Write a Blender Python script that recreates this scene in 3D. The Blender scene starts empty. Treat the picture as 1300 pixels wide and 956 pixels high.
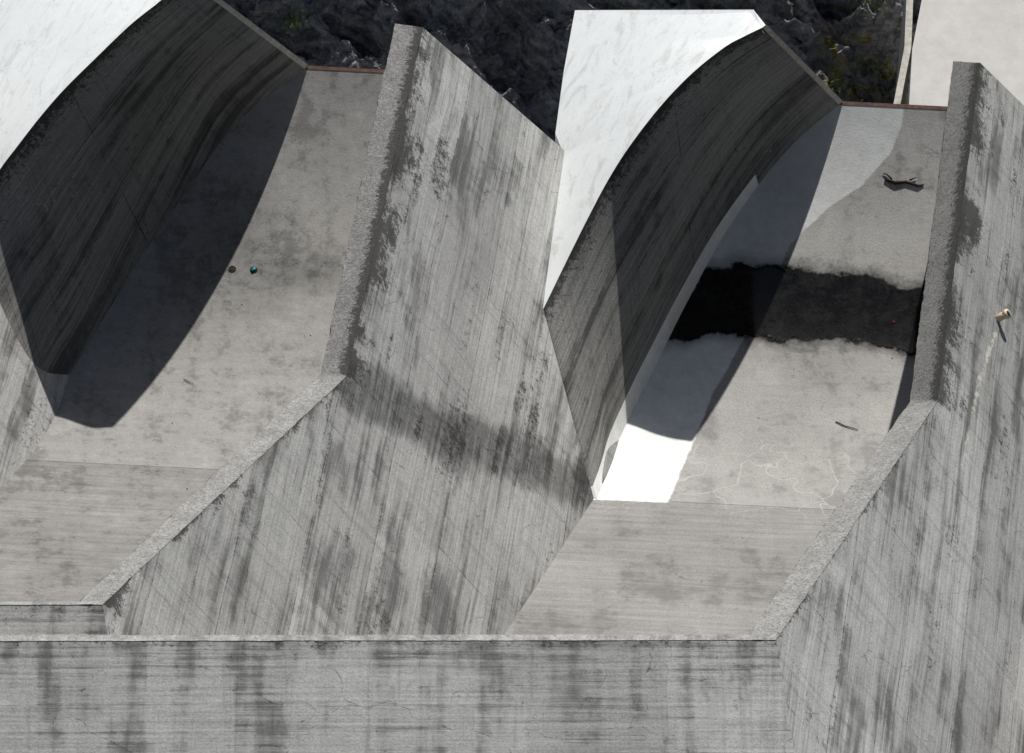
# Dam spillway: two ski-jump chutes, dividing piers, flow deflectors. World metres, Z up, Y downstream.
import bpy, math, random
from mathutils import Vector, noise
random.seed(4)
V=Vector
D={
'base2':[(-0.12,2.27),(1.2,2.5),(2.38,2.73),(4.15,3.28),(6.03,3.96),(8.11,4.78),(10.4,5.86),(12.32,7.06),(13.61,8.12),(14.63,9.25)],
'base1':[(-0.29,-13.07),(0.86,-12.91),(2.21,-12.63),(3.73,-12.26),(5.11,-11.8),(6.86,-11.13),(8.67,-10.33),(10.76,-9.18),(12.67,-8.0),(13.79,-6.9),(14.63,-5.86)],
'paint':[(-0.13,1.89),(-0.07,4.17),(1.99,4.64),(5.1,5.52),(7.19,6.45),(8.83,7.15),(10.44,7.85),(11.54,8.87),(12.3,9.88),(13.28,10.68),(14.1,11.02),(14.91,11.14),(15.08,7.8),(13.34,5.12),(4.78,1.08)],
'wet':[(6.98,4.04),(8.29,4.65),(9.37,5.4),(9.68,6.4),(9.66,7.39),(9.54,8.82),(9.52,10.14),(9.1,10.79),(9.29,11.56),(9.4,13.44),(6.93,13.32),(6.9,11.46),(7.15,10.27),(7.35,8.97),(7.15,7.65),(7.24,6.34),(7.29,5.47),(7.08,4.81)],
'spots1':[(8.38,-7.8),(8.39,-7.2),(4.16,-8.84),(-4.06,-8.97),(9.21,-7.71),(8.42,-5.71)],
'spots2':[(12.49,11.11),(4.07,9.16),(7.99,10.63)],
'NP':(0.8147,0.0497,0.5777),'dd':(0.5785,-0.0029,-0.8157),
'pierR1':[(-9.23,65.44,47.57),(-4.15,77.47,39.36),(-2.41,91.59,35.7)],
'pierL1':[(-9.82,65.44,47.57),(-4.8,77.62,39.25),(-3.18,91.68,35.76)],
'pierR2':[(5.87,63.89,48.53),(10.47,75.54,41.04),(12.51,89.37,36.96)],
'pierL2':[(5.17,63.89,48.53),(9.88,76.23,40.04),(11.91,90.39,35.74)],
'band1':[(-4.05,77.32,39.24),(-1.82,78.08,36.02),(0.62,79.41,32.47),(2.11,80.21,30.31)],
'streak2':[(12.33,79.69,38.05),(11.94,78.35,38.72),(11.57,76.68,39.39),(11.26,75.1,39.97),(11.07,74.11,40.32)],
'pipe':(12.42,80.31,37.88),
'arc2':[(0.85,85.09,31.67),(1.39,86.19,32.04),(1.92,87.18,32.5),(2.57,88.35,33.0),(3.21,89.18,33.58),(4.07,90.02,34.31),(4.91,90.56,35.04),(5.75,90.89,35.72),(6.28,91.03,36.02),(6.76,91.17,36.22)],
'left2':[(0.66,85.43,31.35),(0.86,87.07,31.03),(1.09,88.78,30.71),(1.29,90.19,30.47),(1.45,91.44,30.23),(1.22,92.67,29.57),(1.48,95.42,28.95),(1.82,98.03,28.46)],
'tip2':(6.58,92.22,35.66),
'arc1':[(-15.48,85.09,32.47),(-15.14,86.43,32.51),(-14.53,87.61,32.92),(-13.89,88.44,33.49),(-13.44,88.79,33.98),(-12.79,89.34,34.6),(-12.13,89.83,35.18),(-11.25,90.3,35.95),(-10.27,90.84,36.74),(-9.4,91.15,37.43),(-8.77,91.61,37.77)],
'left1':[(-17.32,86.69,29.9),(-17.81,95.71,26.37),(-16.67,102.17,25.49)],
'tip1':(-9.05,92.63,37.12),
'slab':[(13.36,109.63,17),(12.60,105.72,17),(12.36,102.96,17),(18.36,102.03,17),(18.84,109.63,17)],
'curb':[(12.83,111.27,15),(12.54,107.37,15),(12.02,104.67,15)],
'plants':[(-7.26,113.3),(11.88,113.5),(12.35,112.3),(9.77,114.0),(10.8,111.4),(11.9,110.2)],
'moss':(12.0,109.0),
}
# =============================================================== helpers
scene=bpy.context.scene
COL=scene.collection
def empty(name):
    e=bpy.data.objects.new(name,None); COL.objects.link(e); return e
def mesh(name,verts,faces,mat=None,parent=None,uv=None,attrs=None,smooth=True):
    me=bpy.data.meshes.new(name); me.from_pydata([tuple(v) for v in verts],[],faces); me.update()
    if uv:
        l=me.uv_layers.new(name='UVMap')
        vi=[0]*len(me.loops); me.loops.foreach_get('vertex_index',vi)
        fl=[]
        for i in vi: fl+= [uv[i][0],uv[i][1]]
        l.data.foreach_set('uv',fl)
    attrs=dict(attrs or {})
    attrs.setdefault('low',[1.0]*len(verts))
    for k,a in attrs.items():
        at=me.attributes.new(k,'FLOAT','POINT'); at.data.foreach_set('value',a)
    if smooth: me.polygons.foreach_set('use_smooth',[True]*len(me.polygons))
    o=bpy.data.objects.new(name,me); COL.objects.link(o)
    if mat: me.materials.append(mat)
    if parent: o.parent=parent
    return o
def grid(name,fn,us,vs,mat,parent=None,uvfn=None,attrs=None,smooth=True):
    P=[];UV=[];A={k:[] for k in (attrs or {})}
    for v in vs:
        for u in us:
            p=fn(u,v); P.append(p); UV.append(uvfn(u,v,p) if uvfn else (u,v))
            for k,f in (attrs or {}).items(): A[k].append(f(u,v,p))
    n=len(us); fc=[]
    for j in range(len(vs)-1):
        for i in range(n-1):
            a=j*n+i; fc.append((a,a+1,a+n+1,a+n))
    return mesh(name,P,fc,mat,parent,UV,A,smooth)
def lin(a,b,n): return [a+(b-a)*i/(n-1) for i in range(n)]
def catmull(pts,t):
    n=len(pts)-1; x=min(max(t,0),1)*n; i=min(int(x),n-1); f=x-i
    p=[pts[max(i-1,0)],pts[i],pts[i+1],pts[min(i+2,n)]]
    if i==0: p[0]=pts[0]*2-pts[1]
    if i==n-1: p[3]=pts[n]*2-pts[n-1]
    return 0.5*((2*p[1])+(p[2]-p[0])*f+(2*p[0]-5*p[1]+4*p[2]-p[3])*f*f+(3*p[1]-p[0]-3*p[2]+p[3])*f*f*f)
def polylin(pts,t):
    n=len(pts)-1; x=min(max(t,0),1)*n; i=min(int(x),n-1); return pts[i].lerp(pts[i+1],x-i)
def sdseg(p,a,b):
    ab=b-a; t=max(0,min(1,(p-a).dot(ab)/max(ab.dot(ab),1e-9))); return (p-a-ab*t).length
def sdline(p,L): return min(sdseg(p,L[i],L[i+1]) for i in range(len(L)-1))
def sdpoly(x,y,P):
    d=1e9; ins=False; n=len(P)
    for i in range(n):
        ax,ay=P[i]; bx,by=P[(i+1)%n]
        dx=bx-ax; dy=by-ay; t=((x-ax)*dx+(y-ay)*dy)/(dx*dx+dy*dy+1e-12); t=0 if t<0 else 1 if t>1 else t
        q=(x-ax-dx*t)**2+(y-ay-dy*t)**2
        if q<d: d=q
        if (ay>y)!=(by>y) and x<(bx-ax)*(y-ay)/(by-ay)+ax: ins=not ins
    d=math.sqrt(d); return d if ins else -d
def clamp(x,a=0.,b=1.): return a if x<a else b if x>b else x
def sst(x,a,b): x=clamp((x-a)/(b-a)); return x*x*(3-2*x)
def fr(x,y,z,o=4,h=.75): return noise.fractal(V((x,y,z)),h,2.1,o)
def lowwall(a,b,seed=0,k=1.):
    n=fr(a*.17,b*.17,seed,3)
    v=1+.16*n*k
    row=math.floor((b+30)/2.3); col=math.floor((a+40+row*4.1)/9.5)
    return v*(.92+.14*noise.cell(V((row*1.3+.5,col*1.7+.5,seed+.5))))
def stain(a,b,seed=0):
    w=fr(a*.35,b*.35,seed+7,2)*.5
    st=fr(a*.10+w*.15,b*1.9+w,seed+20,5)
    pa=fr(a*.28+w*.3,b*.5,seed+55,4)
    f=((b+30)/2.3)%1.0
    jt=math.exp(-f*5)*sst(fr(a*.5,b*.1,seed+70,4),-.1,.5)   # grime bleeding from the lift joints
    return .55*st+.5*pa+.5*jt
class M:
    def __init__(s,name):
        s.m=bpy.data.materials.new(name); s.m.use_nodes=True; s.t=s.m.node_tree; s.b=s.t.nodes['Principled BSDF']
        s.tc=s.t.nodes.new('ShaderNodeTexCoord')
    def put(s,sock,v):
        if hasattr(v,'is_output') : s.t.links.new(v,sock)
        else:
            if isinstance(v,(tuple,list)) and len(v)==3 and sock.type=='RGBA': v=(*v,1)
            sock.default_value=v
    def pos(s): return s.tc.outputs['Object']
    def uv(s): return s.tc.outputs['UV']
    def math(s,op,a,b=0.0,c=None):
        n=s.t.nodes.new('ShaderNodeMath'); n.operation=op
        s.put(n.inputs[0],a); s.put(n.inputs[1],b)
        if c is not None: s.put(n.inputs[2],c)
        return n.outputs[0]
    def noise(s,vec,sc,det=4,ro=.6,dis=0):
        n=s.t.nodes.new('ShaderNodeTexNoise'); s.put(n.inputs['Vector'],vec)
        n.inputs['Scale'].default_value=sc;n.inputs['Detail'].default_value=det;n.inputs['Roughness'].default_value=ro;n.inputs['Distortion'].default_value=dis
        return n.outputs['Fac']
    def vor(s,vec,sc,feat='F1',rnd=1):
        n=s.t.nodes.new('ShaderNodeTexVoronoi'); n.feature=feat; s.put(n.inputs['Vector'],vec); n.inputs['Scale'].default_value=sc; n.inputs['Randomness'].default_value=rnd
        return n.outputs['Distance']
    def map(s,vec,sc=(1,1,1),rot=(0,0,0),loc=(0,0,0)):
        n=s.t.nodes.new('ShaderNodeMapping'); s.put(n.inputs['Vector'],vec); n.inputs['Scale'].default_value=sc;n.inputs['Rotation'].default_value=rot;n.inputs['Location'].default_value=loc
        return n.outputs[0]
    def warp(s,vec,sc,amt):
        n=s.t.nodes.new('ShaderNodeTexNoise'); s.put(n.inputs['Vector'],vec); n.inputs['Scale'].default_value=sc; n.inputs['Detail'].default_value=1
        a=s.t.nodes.new('ShaderNodeVectorMath'); a.operation='MULTIPLY_ADD'; s.put(a.inputs[0],n.outputs['Color']); a.inputs[1].default_value=(amt,)*3; s.put(a.inputs[2],vec)
        return a.outputs[0]
    def mr(s,v,a,b,c=0.,d=1.):
        n=s.t.nodes.new('ShaderNodeMapRange'); s.put(n.inputs[0],v); n.inputs[1].default_value=a;n.inputs[2].default_value=b;n.inputs[3].default_value=c;n.inputs[4].default_value=d
        return n.outputs[0]
    def attr(s,k):
        n=s.t.nodes.new('ShaderNodeAttribute'); n.attribute_name=k; return n.outputs['Fac']
    def mix(s,f,a,b):
        n=s.t.nodes.new('ShaderNodeMix'); n.data_type='RGBA'
        s.put(n.inputs[0],f); s.put(n.inputs[6],a); s.put(n.inputs[7],b); return n.outputs[2]
    def scale(s,col,f):
        n=s.t.nodes.new('ShaderNodeVectorMath'); n.operation='SCALE'; s.put(n.inputs[0],col); s.put(n.inputs['Scale'],f); return n.outputs[0]
    def bricks(s,vec,w,h,mort=.012,off=.5):
        n=s.t.nodes.new('ShaderNodeTexBrick'); s.put(n.inputs['Vector'],vec); n.inputs['Scale'].default_value=1; n.inputs['Brick Width'].default_value=w;n.inputs['Row Height'].default_value=h
        n.inputs['Mortar Size'].default_value=mort; n.inputs['Mortar Smooth'].default_value=.2; n.offset=off
        return n.outputs['Fac']
    def bump(s,h,st,dist):
        n=s.t.nodes.new('ShaderNodeBump'); s.put(n.inputs['Height'],h); s.put(n.inputs['Strength'],st);n.inputs['Distance'].default_value=dist
        s.t.links.new(n.outputs[0],s.b.inputs['Normal'])
    def out(s,col,rough=.9,spec=.25):
        s.put(s.b.inputs['Base Color'],col); s.put(s.b.inputs['Roughness'],rough); s.put(s.b.inputs['Specular IOR Level'],spec)
        return s.m
MOLD=(.028,.027,.025)
def mat_wall(name,col,board=1,flecks=False,foot=False,jk=1.):
    m=M(name); uv=m.uv()
    mid=m.noise(m.pos(),2.4,4,.85); fine=m.noise(m.pos(),17,3,.88)
    val=m.math('MULTIPLY',m.attr('low'),m.math('MULTIPLY',m.mr(mid,.3,.7,.85,1.15),m.mr(fine,.3,.7,.74,1.26)))
    b1=m.noise(m.map(uv,(.25,14,1)),1,1,.6)
    val=m.math('MULTIPLY',val,m.mr(b1,.3,.7,1-.17*board,1+.15*board))
    s1=m.noise(m.map(uv,(.15,5.,1),loc=(3,1,0)),1,4,.82)
    val=m.math('MULTIPLY',val,m.mr(m.math('MULTIPLY_ADD',m.attr('stn'),.24,s1),.52,.66,1.05,.62))
    sm=m.math('ADD',m.attr('stn'),m.math('MULTIPLY_ADD',mid,2.2,m.math('MULTIPLY',fine,1.4)))
    val=m.math('MULTIPLY',val,m.mr(sm,1.9,2.3,1.06,.62))
    s2=m.noise(m.map(uv,(4.2,.2,1),loc=(9,4,0)),1,3,.8)
    val=m.math('MULTIPLY',val,m.mr(s2,.53,.68,1.,.80))
    bf=m.bricks(m.map(uv,loc=(40,30,0)),9.5,2.3,.02,.43)
    jm=m.mr(mid,.4,.6,.05*jk,.6*jk)
    val=m.math('MULTIPLY',val,m.math('SUBTRACT',1.,m.math('MULTIPLY',bf,jm)))
    cr=m.vor(m.map(m.warp(uv,.9,.7),(.22,.4,1)),1,'DISTANCE_TO_EDGE')
    val=m.math('MULTIPLY',val,m.math('SUBTRACT',1.,m.math('MULTIPLY',m.mr(cr,.001,.006,1,0),m.mr(mid,.47,.58,0,.5))))
    c=m.scale(col,val)
    c=m.mix(m.math('MULTIPLY',m.attr('tone'),.8),c,m.scale((.45,.425,.38),val))
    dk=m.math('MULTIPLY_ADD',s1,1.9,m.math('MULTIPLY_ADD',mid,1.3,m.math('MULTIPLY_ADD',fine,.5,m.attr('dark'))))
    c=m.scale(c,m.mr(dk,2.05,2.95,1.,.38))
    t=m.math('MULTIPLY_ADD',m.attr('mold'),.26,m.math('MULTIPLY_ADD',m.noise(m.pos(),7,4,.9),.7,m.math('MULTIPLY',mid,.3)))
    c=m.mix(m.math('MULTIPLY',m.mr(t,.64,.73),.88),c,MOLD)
    lm=m.mr(m.math('MULTIPLY_ADD',mid,1.1,m.attr('lime')),1.15,1.27)
    c=m.mix(m.math('MULTIPLY',lm,.8),c,(.58,.54,.47))
    if flecks:
        fk=m.mr(m.noise(m.warp(m.pos(),1.5,1.2),2.4,4,.8,.8),.64,.67)
        c=m.mix(m.math('MULTIPLY',fk,.4),c,(.40,.39,.36))
    if foot:
        d=m.math('ADD',m.attr('basedist'),m.math('MULTIPLY_ADD',mid,.06,-.03))
        k=m.math('MULTIPLY',m.mr(m.math('SUBTRACT',m.attr('footw'),d),-.01,.01),m.mr(m.attr('tt'),.765,.768,1,0))
        c=m.mix(k,c,m.scale((.78,.78,.74),m.mr(mid,.3,.7,.85,1.08)))
    m.bump(fine,.5,.03)
    return m.out(c,.92)
W1=mat_wall('board_marked_concrete',(.345,.342,.328))
DEF=mat_wall('deflector_concrete_painted_foot',(.205,.202,.19),1.4,True,True)
DEFP=mat_wall('deflector_concrete_bare',(.19,.187,.176),1.4,True)
APR=mat_wall('apron_concrete',(.31,.306,.292),.9,jk=.4)
def mat_top():
    m=M('weathered_coping_concrete')
    g=m.noise(m.pos(),15,4,.88); mid=m.noise(m.pos(),1.8,4,.8)
    val=m.math('MULTIPLY',m.mr(mid,.3,.7,.75,1.25),m.mr(g,.35,.65,.5,1.5))
    c=m.scale(m.mix(m.attr('smoothness'),(.215,.21,.20),(.31,.305,.29)),val)
    t=m.math('MULTIPLY_ADD',m.attr('mold'),.26,m.math('MULTIPLY_ADD',m.noise(m.pos(),9,4,.88),.7,m.math('MULTIPLY',mid,.3)))
    c=m.mix(m.math('MULTIPLY',m.mr(t,.65,.71),.85),c,MOLD)
    m.bump(g,.9,.06)
    return m.out(c,.95)
TOP=mat_top()
def mat_floor(name):
    m=M(name); st=m.attr('st')
    mid=m.noise(m.pos(),2.3,4,.86); fine=m.noise(m.pos(),21,3,.88)
    val=m.math('MULTIPLY',m.attr('low'),m.math('MULTIPLY',m.mr(mid,.3,.7,.84,1.14),m.mr(fine,.3,.7,.7,1.3)))
    low=m.mr(st,-.03,.03,1,0)
    hl=m.mr(m.noise(m.map(m.uv(),(.25,5,1)),1,4,.8),.3,.7,-.2,.18)
    val=m.math('MULTIPLY',val,m.mr(low,0,1,1,.80))
    val=m.math('MULTIPLY',val,m.math('MULTIPLY_ADD',hl,m.mr(low,0,1,.25,1),1.))
    sm=m.math('ADD',m.attr('stn'),m.math('MULTIPLY_ADD',mid,2.4,m.math('MULTIPLY',fine,1.6)))
    val=m.math('MULTIPLY',val,m.mr(sm,2.1,2.5,1.02,.70))
    val=m.math('MULTIPLY',val,m.mr(sm,1.35,1.7,1.14,1.))
    jo=m.mr(m.math('ABSOLUTE',m.math('ADD',st,m.math('MULTIPLY_ADD',mid,.06,-.03))),.0,.035,.5,1.)
    val=m.math('MULTIPLY',val,jo)
    c=m.scale((.33,.320,.301),val)
    cr=m.vor(m.warp(m.pos(),1.1,1.3),.62,'DISTANCE_TO_EDGE')
    ck=m.math('MULTIPLY',m.mr(cr,.002,.016,1,0),m.mr(m.math('MULTIPLY_ADD',mid,.6,m.attr('crack')),.45,.66))
    c=m.mix(m.math('MULTIPLY',ck,.6),c,(.56,.54,.50))
    dk=m.mr(cr,.0,.006,1,0)
    c=m.scale(c,m.math('SUBTRACT',1.,m.math('MULTIPLY',dk,m.mr(mid,.48,.58,0,.4))))
    c=m.scale(c,m.mr(m.math('MULTIPLY_ADD',mid,1.2,m.math('MULTIPLY_ADD',fine,.6,m.attr('dirt'))),1.0,1.7,1.,.40))
    e=m.math('ADD',m.attr('paint'),m.math('MULTIPLY_ADD',mid,.16,-.08))
    pm=m.mr(e,-.02,.03)
    pcol=m.scale((.80,.81,.78),m.math('MULTIPLY',m.mr(mid,.3,.7,.82,1.07),m.mr(st,1,12,1.,.66)))
    c=m.mix(pm,c,pcol)
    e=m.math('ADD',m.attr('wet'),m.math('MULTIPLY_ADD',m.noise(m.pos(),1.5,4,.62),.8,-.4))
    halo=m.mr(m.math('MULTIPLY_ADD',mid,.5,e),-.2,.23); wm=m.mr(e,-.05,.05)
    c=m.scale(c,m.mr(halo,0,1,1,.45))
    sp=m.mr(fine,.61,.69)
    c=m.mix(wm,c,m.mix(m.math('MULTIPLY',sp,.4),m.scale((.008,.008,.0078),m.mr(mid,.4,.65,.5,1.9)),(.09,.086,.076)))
    pool=m.mr(e,.10,.104)
    rough=m.mr(pool,0,1,.95,.06); bs=m.mr(pool,0,1,.45,.0)
    m.bump(fine,bs,.03)
    return m.out(c,rough,m.mr(pool,0,1,.08,.22))
FL=mat_floor('chute_floor_concrete')
def mat_white():
    m=M('white_coated_concrete'); mid=m.noise(m.pos(),1.3,4,.75)
    sm=m.mr(m.noise(m.map(m.pos(),(1,.6,1)),.9,4,.85,1.6),.52,.66)
    c=m.scale((.86,.88,.87),m.mr(mid,.3,.7,.95,1.03)); c=m.mix(m.math('MULTIPLY',sm,.36),c,(.42,.41,.36))
    fn=m.noise(m.pos(),9,4,.85)
    sp=m.mr(fn,.60,.67); c=m.mix(m.math('MULTIPLY',sp,.5),c,(.32,.32,.28))
    m.bump(fn,.25,.02)
    return m.out(c,.8)
WH=mat_white()
def simple(name,col,rough=.8,metal=0,ns=8,amp=.25,bump=.3):
    m=M(name); n=m.noise(m.pos(),ns,4,.8); v=m.mr(n,.3,.7,1-amp,1+amp)
    m.bump(n,bump,.02); m.b.inputs['Metallic'].default_value=metal
    return m.out(m.scale(col,v),rough)
RUST=simple('rusty_steel',(.10,.055,.043),.8,.2,6,.5)
CREAM=simple('bare_concrete_edge',(.44,.42,.37),.9,0,5,.35)
DARK=simple('dark_wood_and_hole_shade',(.025,.02,.016),.9)  # wood and debris; also painted shade inside the drain holes and pipe
PIPE=simple('pipe_plastic',(.62,.5,.33),.5)
TEAL=simple('teal_plastic',(.03,.32,.36),.5)
RED=simple('red_plastic',(.45,.03,.03),.5)
LEAF=simple('leaf',(.11,.17,.03),.7)
def mat_rock():
    m=M('dark_gneiss_rock'); p=m.map(m.warp(m.pos(),.8,.5),(1,.8,2.),(.5,.3,.2))
    n=m.noise(p,1.2,4,.8); vv=m.vor(p,1.5)
    a=m.mr(n,.3,.7,.3,1.8); b=m.mr(vv,0,.7,.5,1.25)
    c=m.scale((.235,.23,.235),m.math('MULTIPLY',a,b))
    moss=m.mr(m.math('MULTIPLY_ADD',m.attr('moss'),.3,n),.64,.73)
    c=m.mix(moss,c,m.mix(m.mr(vv,.2,.5),(.07,.085,.02),(.27,.21,.05)))
    m.bump(m.math('ADD',m.noise(m.pos(),4,4,.8),vv),1,.3)
    return m.out(c,.8)
ROCK=mat_rock()
SLABM=simple('pale_road_concrete',(.52,.50,.47),.9,0,1.2,.1,.3)

# =============================================================== chutes
DOWN=V((0,0,-1))
NPv=V(D['NP']).normalized(); dd=V(D['dd'])
XV=V((1,-.041,-.0287))             # cross-fall of the chute floors
UPS=V((0,.819,.574))
R=15.12; E0=math.radians(-29.4)    # bucket radius, slope of the upstream apron
def prof(s):
    if s<0: return 80.031+s*math.cos(E0), 30.247+s*math.sin(E0)
    e=E0+s/R
    return 80.031+R*(math.sin(e)-math.sin(E0)), 30.247+R*(math.cos(E0)-math.cos(e))
def floor(s,x,off):
    y,z=prof(s); return V((0,y,z))+XV*x+UPS*off
def interp(tab,s):
    t=sorted(tab)
    if s<=t[0][0]: return None
    for a,b in zip(t,t[1:]):
        if a[0]<=s<=b[0]: return a[1]+(b[1]-a[1])*(s-a[0])/(b[0]-a[0]+1e-9)
    return t[-1][1]
SEND=14.63
def pier_x(s,off,pr):
    return (V(pr[0])-floor(s,0,off)).dot(NPv)/XV.dot(NPv)
def left_foot(L,s,off):
    y=prof(s)[0]+.819*off
    P=[V(p) for p in L]
    P=[P[0]+(P[0]-P[1])]+P+[P[2]+(P[2]-P[1])]
    for a,b in zip(P,P[1:]):
        if a.y<=y<=b.y:
            return a.x+(b.x-a.x)*(y-a.y)/(b.y-a.y)
    return P[-1].x
j0=floor(-.29,-13.07,.25); PR0=[]
for p in D['pierR1']:
    p=V(p)-V((15.1,-.696,-.4875)); PR0.append(p+V(((j0-p).dot(NPv)/NPv.x,0,0)))
def lowfloor(s,x,seed): return 1+.13*fr(s*.22,x*.22,seed,3)
def stnfloor(s,x,seed): return .6*fr(s*.5,x*.5,seed+9,4)+.35*fr(s*.14,x*1.6,seed+50,4)
def chute(off,base,prL,L,paint,wet,dirt,crack,seed):
    e=empty('spillway_chute')
    ss=lin(-9,SEND,330)
    def xl(s):
        b=interp(base,s)
        return (pier_x(s,off,prL) if b is None else b)-.35
    ed={s:(xl(s),left_foot(L,s,off)+.45) for s in ss}
    X=lambda u,s: ed[s][0]+(ed[s][1]-ed[s][0])*u
    at={'st':lambda u,s,p:s,
        'low':lambda u,s,p:lowfloor(s,X(u,s),seed),
        'stn':lambda u,s,p:stnfloor(s,X(u,s),seed),
        'paint':lambda u,s,p: sdpoly(s,X(u,s),paint) if paint else -5,
        'wet':lambda u,s,p: sdpoly(s,X(u,s),wet) if wet else -5,
        'dirt':lambda u,s,p: dirt(s,X(u,s)),
        'crack':lambda u,s,p: crack(s,X(u,s))}
    grid('floor',lambda u,s: floor(s,X(u,s),off),lin(0,1,200),ss,FL,e,uvfn=lambda u,s,p:(X(u,s),s),attrs=at)
    x0,x1=ed[ss[-1]]
    a=floor(SEND,x0,off); b=floor(SEND,x1,off)
    mesh('lip_face',[a,b,b+V((0,-4,-20)),a+V((0,-4,-20))],[(0,1,2,3)],W1,e,[(0,0),(9,0),(9,20),(0,20)],{'dark':[.3]*4,'mold':[.4]*4,'lime':[-1]*4})
    xa=floor(SEND,x0+.35,off)
    vs=[]
    for p in (xa,b):
        vs+=[p+V((0,-.0,.012)),p+V((0,.11,.03)),p+V((0,.11,-.2)),p+V((0,-.0,-.2))]
    mesh('lip_nosing',vs,[(0,4,5,1),(1,5,6,2),(2,6,7,3),(3,7,4,0),(0,1,2,3),(7,6,5,4)],RUST,e,smooth=False)
def dirt2(s,x): return 0.3*max(0,1-abs(s-7.8)/2.8)+ (.05 if s<0 else 0) + .2*sst(s,9,12)
def crack2(s,x): return .38*max(0,1-abs(s-1.3)/2.8)+.1
def dirt1(s,x):
    d=math.hypot((s-9.21)/2.4,(x+7.71)/1.8); d2=math.hypot((s-8.42)/.9,(x+5.71)/1.8)
    return max(0,.45-.35*d)+max(0,.35-.35*d2)+.26
chute(0,D['base2'],D['pierR1'],D['pierL2'],D['paint'],D['wet'],dirt2,crack2,3)
chute(.25,D['base1'],PR0,D['pierL1'],None,None,dirt1,lambda s,x:.0,8)

# =============================================================== piers
def pier(Rt,L,fold,band,streak,nd=14.5,foldlen=5.5,tonef=None,seed=0):
    e=empty('dividing_pier')
    Rt=[V(p) for p in Rt]; L=[V(p) for p in L]
    ad=(Rt[2]-Rt[1]).normalized(); bd=NPv.cross(ad).normalized()
    if bd.z>0: bd=-bd
    Fb=Rt[0]+fold*foldlen
    poly=[Fb]+Rt; cum=[0]
    for a,b in zip(poly,poly[1:]): cum.append(cum[-1]+(b-a).length)
    def topat(t):
        for i in range(3):
            if t<=cum[i+1] or i==2:
                f=(t-cum[i])/(cum[i+1]-cum[i]); return poly[i].lerp(poly[i+1],f)
    tv=sorted(set(lin(0,cum[3],300)+cum))
    def Ln(t): return 21.5 if t<cum[2] else 21.5-(21.5-nd)*(t-cum[2])/(cum[3]-cum[2])
    K=Rt[1]
    def face(t,w): return topat(t)+dd*(w*Ln(t))
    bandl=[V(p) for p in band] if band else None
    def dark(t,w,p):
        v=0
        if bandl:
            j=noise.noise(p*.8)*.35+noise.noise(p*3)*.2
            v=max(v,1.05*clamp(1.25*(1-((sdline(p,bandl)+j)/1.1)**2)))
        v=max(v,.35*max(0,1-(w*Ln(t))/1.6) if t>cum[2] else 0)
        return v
    def mold(t,w,p):
        dist=w*Ln(t); v=0
        if t>cum[1]:
            pt=noise.noise(V((t*.45,seed,1)))+.5*noise.noise(V((t*1.7,seed,5)))
            if t>cum[2]:
                v=(.6+.6*pt)*math.exp(-dist/.5)+clamp(.4+.7*pt,0,.95)*math.exp(-dist/1.7)
            else: v=(.55+.5*pt)*math.exp(-dist/.2)+clamp(.1+.4*pt,0,.6)*math.exp(-dist/1.)
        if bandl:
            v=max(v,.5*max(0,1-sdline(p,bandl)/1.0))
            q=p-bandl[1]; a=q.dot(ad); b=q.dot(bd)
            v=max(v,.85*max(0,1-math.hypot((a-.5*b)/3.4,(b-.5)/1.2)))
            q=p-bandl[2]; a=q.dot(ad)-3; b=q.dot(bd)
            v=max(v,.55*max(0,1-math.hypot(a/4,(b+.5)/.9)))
        v+=.5*sst(fr(p.dot(ad)*.25,p.dot(bd)*1.1,seed+3,4),.15,.65)
        return v
    stl=[V(p) for p in streak] if streak else None
    def lime(t,w,p):
        return .75*max(0,1-sdline(p,stl)/.5)-.05 if stl else -1
    def uvf(t,w,p):
        a=(p-K).dot(ad); b=(p-K).dot(bd)
        return (a,b+.05*noise.noise(V((a*.4,b*.4,2))))
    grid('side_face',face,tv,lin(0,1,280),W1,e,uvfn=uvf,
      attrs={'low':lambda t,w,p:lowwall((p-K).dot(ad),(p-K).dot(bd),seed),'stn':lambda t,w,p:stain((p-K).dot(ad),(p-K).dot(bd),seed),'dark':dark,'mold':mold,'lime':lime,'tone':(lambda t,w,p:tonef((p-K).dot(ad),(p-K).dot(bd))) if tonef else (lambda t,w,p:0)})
    def edge(P,t):
        i=min(int(t),1); return P[i].lerp(P[i+1],t-i)
    def cop(t,w):
        a=edge(L,t); b=edge(Rt,t); p=a.lerp(b,w)
        j=noise.noise(p*2.3)*.02+noise.noise(p*9)*.015
        if w in(0,1): p=p+V((j*1.6*(1 if w==0 else -.6),0,0))
        return p+V((0,0,.012+ (0 if w==1 else j)))
    grid('coping',cop,lin(0,2,301),lin(0,1,13),TOP,e,attrs={'mold':lambda t,w,p:(1.0 if t>1 else .4)*max(0,(w-.5)/.5)+(.3 if t>1 else .05),'smoothness':lambda t,w,p:clamp((1.04-t)/.08)})
    H=18
    vs=[];uv=[]
    for t in lin(0,2,61):
        p=cop(t,0); vs+=[p,p+DOWN*H]; uv+=[(t*8,0),(t*8,H)]
    n=len(vs)
    fc=[(2*i,2*i+2,2*i+3,2*i+1) for i in range(60)]
    mesh('left_face',vs,fc,W1,e,uv,{'dark':[0.1]*n,'mold':[.3,0]*(n//2),'lime':[-1]*n})
    A=Rt[2]; B=L[2]; q=[A,B,B+DOWN*H,A+dd*nd+DOWN*3,A+dd*nd]
    mesh('end_face',q,[(0,4,3,2,1)],W1,e,[(0,0),(.8,0),(.8,H),(8,H),(8,12)],{'dark':[.1]*5,'mold':[.4]*5,'lime':[-1]*5},smooth=False)
NA1=V((0,-.198,.981)); NA2=V((0,-.087,.996))
def foldd(NA):
    f=NA.cross(NPv).normalized()
    return f if f.y<0 else -f
f1=foldd(NA1); f2=foldd(NA2)
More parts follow.
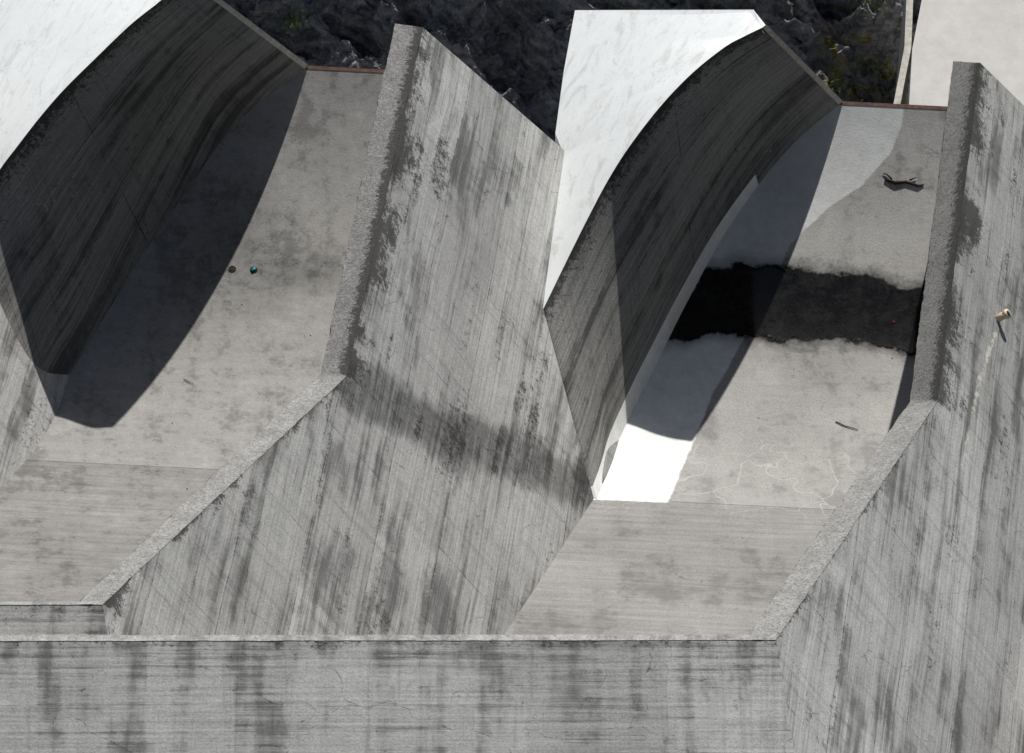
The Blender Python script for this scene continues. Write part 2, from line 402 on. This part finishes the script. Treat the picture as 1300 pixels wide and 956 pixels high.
pier(D['pierR1'],D['pierL1'],f1,D['band1'],None,foldlen=3,seed=1,tonef=lambda a,b:.45*math.exp(-((a+13)/4)**2-((b-6)/4)**2)+.3*math.exp(-((a+6)/3)**2-((b-11)/3)**2))
pier(D['pierR2'],D['pierL2'],f2,None,D['streak2'],foldlen=8,seed=14,tonef=lambda a,b:clamp((b-3.5-.25*(a+4))/7)*.95)
pier(PR0,[p+V((-.7,0,0)) for p in PR0],f1,None,None,foldlen=3)

# =============================================================== front sills
def mat_sill():
    m=M('sill_concrete'); n=m.noise(m.pos(),2.2,4,.8); g=m.noise(m.pos(),18,3,.8)
    c=m.scale((.44,.43,.41),m.math('MULTIPLY',m.mr(n,.35,.65,.6,1.2),m.mr(g,.3,.7,.7,1.25))); m.bump(g,.5,.03); return m.out(c,.9)
SILL=mat_sill()
def sill(a,xb,NA,fold,ln,th,seed):
    a=V(a); b=V((xb,a.y-.02,a.z-.02)); e=empty('sill_wall')
    dn=XV.cross(NA).normalized()
    if dn.y>0: dn=-dn
    k=fold.dot(dn)
    def fa(t,w):
        r=a+fold*(ln*w/k); l=b+dn*(ln*w)
        return r.lerp(l,t)
    def lw(t,w,p):
        x=p.x; y=w*ln
        return (1+.1*fr(x*.3,y*.3,seed,4))*(.94+.12*noise.cell(V((math.floor((x+40)/3.1)+.5,.5,seed+.5))))
    grid('apron_face',fa,lin(0,1,320),lin(0,1,70),APR,e,uvfn=lambda t,w,p:(p.x,w*ln+20.9),attrs={'low':lw,'stn':lambda t,w,p:.6*fr(p.x*1.6,w*ln*.15,seed+3,5)+.3*fr(p.x*.5,w*ln*.5,seed+9,4)+.3*math.exp(-w*ln/.5),'dark':lambda t,w,p:.3*max(0,1-w*ln/.5)+.05,'mold':lambda t,w,p:.4*math.exp(-w*ln/.3)+.15,'lime':lambda t,w,p:-1,'tone':lambda t,w,p:.1})
    back=V((0,1,0))
    def tp(t,w):
        p=a.lerp(b,t); j=noise.noise(p*3)*.008+noise.noise(p*11)*.006
        return p+back*(th*w)+V((0,(j if w==0 else 0),.012))
    grid('sill_top',tp,lin(0,1,300),lin(0,1,4),SILL,e)
    p,q=a+back*th,b+back*th
    mesh('inner_face',[p,q,q+V((0,.5,-14)),p+V((0,.5,-14))],[(0,1,2,3)],W1,e,[(0,0),(20,0),(20,14),(0,14)],{'dark':[.1]*4,'mold':[.1]*4,'lime':[-1]*4})
    p,q=fa(0,1),fa(1,1)
    mesh('outer_face',[p,q,q+V((0,0,-30)),p+V((0,0,-30))],[(3,2,1,0)],W1,e,[(0,0),(20,0),(20,14),(0,14)],{'dark':[.1]*4,'mold':[.1]*4,'lime':[-1]*4})
sill(D['pierR1'][0],-16.9,NA1,f1,1.6,.08,5)
sill(D['pierR2'][0],-16.7,NA2,f2,6,.15,11)

# =============================================================== flow deflectors
def deflector(arc,base,left,tip,off,painted):
    e=empty('flow_deflector_wall')
    A=[V(p) for p in arc]; B=[floor(s,x,off) for s,x in base]
    n=160
    def CA(t): return catmull(A,t) if t>=0 else A[0]-NPv*.5
    def CB(t): return catmull(B,t) if t>=0 else B[0]-NPv*.5
    def fc(t,w):
        a=CA(t); b=CB(t); L=(b-a).length
        return a.lerp(b,w*(1+.35/L))
    def bd(t,w,p):
        L=(CB(t)-CA(t)).length; return L-w*(L+.35)
    def md(t,w,p):
        d=(p-CA(t)).length; pt=noise.noise(V((cm[t]*.5,2,1)))
        return (.75+.5*pt)*math.exp(-d/.4)+.45*math.exp(-d/1.8)
    ts=[-.001]+lin(0,1,n); cum=[0]
    for i in range(1,n+1): cum.append(cum[-1]+(CA(ts[i])-CA(ts[i-1])).length)
    cm=dict(zip(ts,cum))
    sd=33+int(off*8)
    grid('curved_face',fc,ts,lin(0,1,150),DEF if painted else DEFP,e,uvfn=lambda t,w,p:(cm[t],(p-CA(t)).length),
      attrs={'low':lambda t,w,p:lowwall(cm[t],(p-CA(t)).length,sd,.9),'stn':lambda t,w,p:stain(cm[t],(p-CA(t)).length,sd),'dark':lambda t,w,p:.1,'mold':md,'lime':lambda t,w,p:-1,'basedist':bd,'tt':lambda t,w,p:t,'footw':lambda t,w,p:.42+.25*sst(t,.05,.4)-.1*sst(t,.5,.8),'tone':lambda t,w,p:0})
    L=[V(p) for p in left]; tp=V(tip); P=A[-1]; Bq=B[-1]; up=V((0,0,.006))
    def dk(w,t):
        p=polylin(L,t).lerp(catmull(A,t),w)
        if t>.9 and w<.999: p=p+(tp-P)*((t-.9)/.1)*w*w
        return p+up
    grid('deck_top',dk,lin(0,1,40),lin(0,1,141),WH,e)
    mesh('deck_end',[L[-1]+up,P+up,tp+up+V((0,.02,0))],[(0,1,2)],WH,e,smooth=False)
    side=[(P,Bq),(tp,tp+(Bq-P)*1.0+V((-.3,0,-.2)))]+[(p,p+DOWN*6) for p in L[::-1]]
    vs=[];f=[]
    for p,q in side: vs+=[p,q]
    for i in range(len(side)-1): f.append((2*i,2*i+1,2*i+3,2*i+2))
    mesh('outer_sides',vs,f,WH,e,smooth=False)
    dirn=(A[-1]-A[-2]).normalized()
    wd=.12
    vs=[P,P+dirn*wd+V((0,.03,0)),Bq+dirn*wd+V((0,.03,0.03)),Bq+V((0,0,0.03))]
    vs=[v+V((0,0,.015)) for v in vs]; vs+= [v+V((0,.05,-.25)) for v in vs]
    mesh('edge_strip',vs,[(0,1,2,3),(7,6,5,4),(0,4,5,1),(1,5,6,2),(2,6,7,3),(3,7,4,0)],CREAM,e,smooth=False)
deflector(D['arc2'],D['base2'],D['left2'],D['tip2'],0,True)
deflector(D['arc1'],D['base1'],D['left1'],D['tip1'],.25,False)

# =============================================================== ground and rocks
def warpc(t,c,h,far):
    return c+ t*h/.8 if abs(t)<=.8 else c+math.copysign(h+ (far-h)*((abs(t)-.8)/.2)**3,t)
def gh(x,y):
    base=3.5+ min(max((y-104.5)/1.5,0),9)
    p=V((x*.22,y*.22,base*.12))
    r=noise.ridged_multi_fractal(p*1.3,.8,2.1,6,1.0,2.0)-1.1
    q=noise.multi_fractal(V((x*.9+y*.4,y*.5,base*.7)),.9,2.2,5)-1
    st=noise.noise(V((x*.5+y*.9,y*.3-x*.2,0)))
    st2=noise.noise(V((x*1.1-y*.6,y*1.0+x*.4,3)))
    return base+(r*1.1+q*.8+ (math.floor(st*5)/5)*1.4+(math.floor(st2*4)/4)*.6)-.9
us=lin(-1,1,420); vs_=lin(-1,1,420)
def gf(u,v):
    x=warpc(u,2,20,1500); y=warpc(v,109,10,1600); return V((x,y,gh(x,y)))
def moss(u,v,p):
    k=math.hypot((p.x-D['moss'][0])/1.8,(p.y-D['moss'][1])/3)
    return max(0,1.0-.55*k)+ .3*noise.noise(p*.3)
grid('rocky_gorge_ground',gf,us,vs_,ROCK,None,attrs={'moss':moss},smooth=False)
P=[V(p) for p in D['slab']]; n=len(P)
mesh('pale_concrete_road',P+[p+DOWN*14 for p in P],[tuple(range(n)),tuple(range(2*n-1,n-1,-1))]+[(i,i+n,(i+1)%n+n,(i+1)%n) for i in range(n)],SLABM,None,smooth=False)
P=[V(p) for p in D['curb']]; w=V((.22,0,0)); Q=[]
for p in P: Q+=[p,p+w]
Q2=[p+DOWN*12 for p in Q]
mesh('kerb_wall',Q+Q2,[(0,1,3,2),(2,3,5,4),(0,2,8,6),(2,4,10,8),(1,7,9,3),(3,9,11,5),(4,5,11,10)],CREAM,None,smooth=False)

# =============================================================== small things
def tube(name,pts,rads,mat,parent=None,seg=8,cap=True):
    pts=[V(p) for p in pts]; vs=[];fc=[]
    for i,p in enumerate(pts):
        d=(pts[min(i+1,len(pts)-1)]-pts[max(i-1,0)]).normalized(); a=d.orthogonal().normalized(); b=d.cross(a)
        for k in range(seg):
            t=2*math.pi*k/seg; vs.append(p+(a*math.cos(t)+b*math.sin(t))*rads[i])
    for i in range(len(pts)-1):
        for k in range(seg): fc.append((i*seg+k,i*seg+(k+1)%seg,(i+1)*seg+(k+1)%seg,(i+1)*seg+k))
    if cap: fc+= [tuple(range(seg))[::-1],tuple(range((len(pts)-1)*seg,len(pts)*seg))]
    return mesh(name,vs,fc,mat,parent)
def fp(s,x,off,h=.03): return floor(s,x,off)+V((0,0,h))
s,x=D['spots2'][0]
e=empty('driftwood_branch')
tube('trunk',[fp(s,x-.6,0,.04),fp(s-.1,x-.3,0,.05),fp(s-.05,x,0,.04),fp(s-.15,x+.35,0,.04),fp(s-.1,x+.5,0,.03)],[.03,.055,.04,.04,.02],DARK,e)
tube('twig_1',[fp(s,x-.4,0,.05),fp(s+.15,x-.55,0,.05),fp(s+.17,x-.65,0,.03)],[.03,.02,.01],DARK,e)
tube('twig_2',[fp(s,x+.1,0,.05),fp(s+.1,x+.3,0,.05)],[.03,.01],DARK,e)
def stick(s,x,off,dx,ds,r=.02):
    tube('stick',[fp(s,x,off),fp(s+ds*.55,x+dx*.4,off,.03),fp(s+ds,x+dx,off)],[r,r,r*.5],DARK)
s,x=D['spots2'][1]; stick(s+.15,x-.3,0,.6,-.3,.016)
s,x=D['spots1'][2]; stick(s+.1,x-.15,.25,.26,-.18,.01)
s,x=D['spots1'][3]; stick(s+.2,x,.25,-.1,-.45,.018)
for i,(s,x) in enumerate(D['spots1'][:2]):
    c=floor(s,x,.25); up=(floor(s,x+.1,.25)-c).cross(floor(s+.1,x,.25)-c).normalized()
    e=empty('drain_hole')
    a=up.orthogonal().normalized(); b=up.cross(a)
    vs=[];fc=[];sg=24
    for r,h in((.11,.004),(.105,.02),(.085,.02),(.08,-.0),(.075,.006)):
        for k in range(sg): t=2*math.pi*k/sg; vs.append(c+up*h+(a*math.cos(t)+b*math.sin(t))*r)
    for q in range(4):
        for k in range(sg): fc.append((q*sg+k,q*sg+(k+1)%sg,(q+1)*sg+(k+1)%sg,(q+1)*sg+k))
    fc.append(tuple(range(4*sg,5*sg)))  # closed by a flat dark disc, painted shade for the hole's inside
    mesh('collar',vs,fc,DARK,e)
    if i==1: tube('teal_cap',[c+up*.03+a*.05,c+up*.05-a*.06],[.05,.04],TEAL,e)
root=[[],[]]
for k in range(60):
    bay=random.choice([0,0,1]); off=.25 if bay else 0
    s=random.gauss(8.2,1.6) if k%2 else random.uniform(-5,13); x=random.uniform(3.5,11) if bay==0 else random.uniform(-10,-4)
    r=random.uniform(.01,.03); c=floor(s,x,off)+V((0,0,r*.4))
    vs=[c+V((random.uniform(-1,1)*r,random.uniform(-1,1)*r,random.uniform(-.3,.6)*r)) for _ in range(6)]
    b0=len(root[0]); root[0]+=vs; root[1]+=[(b0,b0+1,b0+2),(b0+2,b0+3,b0+4),(b0,b0+3,b0+5),(b0+1,b0+4,b0+5),(b0,b0+2,b0+4)]
mesh('scattered_gravel_debris',root[0],root[1],DARK,None,smooth=False)
s,x=D['spots2'][2]; tube('red_litter',[fp(s,x-.03,0,.03),fp(s+.02,x+.02,0,.04)],[.016,.014],RED)
p=V(D['pipe']); e=empty('drain_pipe')
ax=(NPv*.9+V((0,0,.1))).normalized()
tube('barrel',[p-ax*.1,p+ax*.34],[.1,.1],PIPE,e,20)
tube('collar',[p+ax*.26,p+ax*.35],[.125,.125],PIPE,e,20)
tube('bore_shade_disc',[p+ax*.352,p+ax*.356],[.075,.075],DARK,e,20)  # flat dark disc over the capped end, painted shade for the pipe's inside
def plant(c,n,r,mat,name='rock_shrub'):
    vs=[];fc=[]; c=V(c)
    for i in range(n):
        d=V((random.gauss(0,1),random.gauss(0,1),abs(random.gauss(0,.8)))); p=c+d*r*.5
        l=random.uniform(.05,.14); a=V((random.uniform(-1,1),random.uniform(-1,1),random.uniform(-.2,1))).normalized(); b=a.orthogonal().normalized()
        k=len(vs); vs+=[p,p+a*l*.5+b*l*.28,p+a*l,p+a*l*.5-b*l*.28]; fc.append((k,k+1,k+2,k+3))
    e=empty(name); mesh('leaves',vs,fc,mat,e,smooth=False)
    for i in range(4): tube('stem_%d'%i,[c-V((0,0,.8)),c+V((random.gauss(0,r*.4),random.gauss(0,r*.4),r*.5))],[.02,.008],DARK,e,5)
for q,(n,r) in zip(D['plants'],((110,.5),(160,.8),(170,.9),(80,.6),(80,.5),(90,.6))):
    plant((q[0],q[1],gh(q[0],q[1])+.4),n,r,LEAF)

# =============================================================== light, sky, camera
sd=V((-.17,-.7454,-.644)).normalized()
sl=bpy.data.lights.new('sun','SUN'); sl.energy=5; sl.angle=math.radians(.5); sl.color=(1,.98,.95)
so=bpy.data.objects.new('sun',sl); COL.objects.link(so); so.rotation_euler=sd.to_track_quat('-Z','Y').to_euler(); so.location=(0,150,150)
w=bpy.data.worlds.new('World'); scene.world=w; w.use_nodes=True
bg=w.node_tree.nodes['Background']; sk=w.node_tree.nodes.new('ShaderNodeTexSky'); sk.sky_type='NISHITA'; sk.sun_disc=False
sk.sun_elevation=math.asin(-sd.z); sk.sun_rotation=math.atan2(-sd.x,-sd.y); w.node_tree.links.new(sk.outputs[0],bg.inputs[0]); bg.inputs[1].default_value=.05
cam=bpy.data.cameras.new('camera'); cam.sensor_width=36; cam.lens=189.4; cam.clip_end=5000; cam.clip_start=1
co=bpy.data.objects.new('camera',cam); COL.objects.link(co); co.location=(0,0,150); co.rotation_euler=(math.radians(35),0,0); scene.camera=co
scene.view_settings.view_transform='Standard'; scene.view_settings.look='None'; scene.view_settings.exposure=0
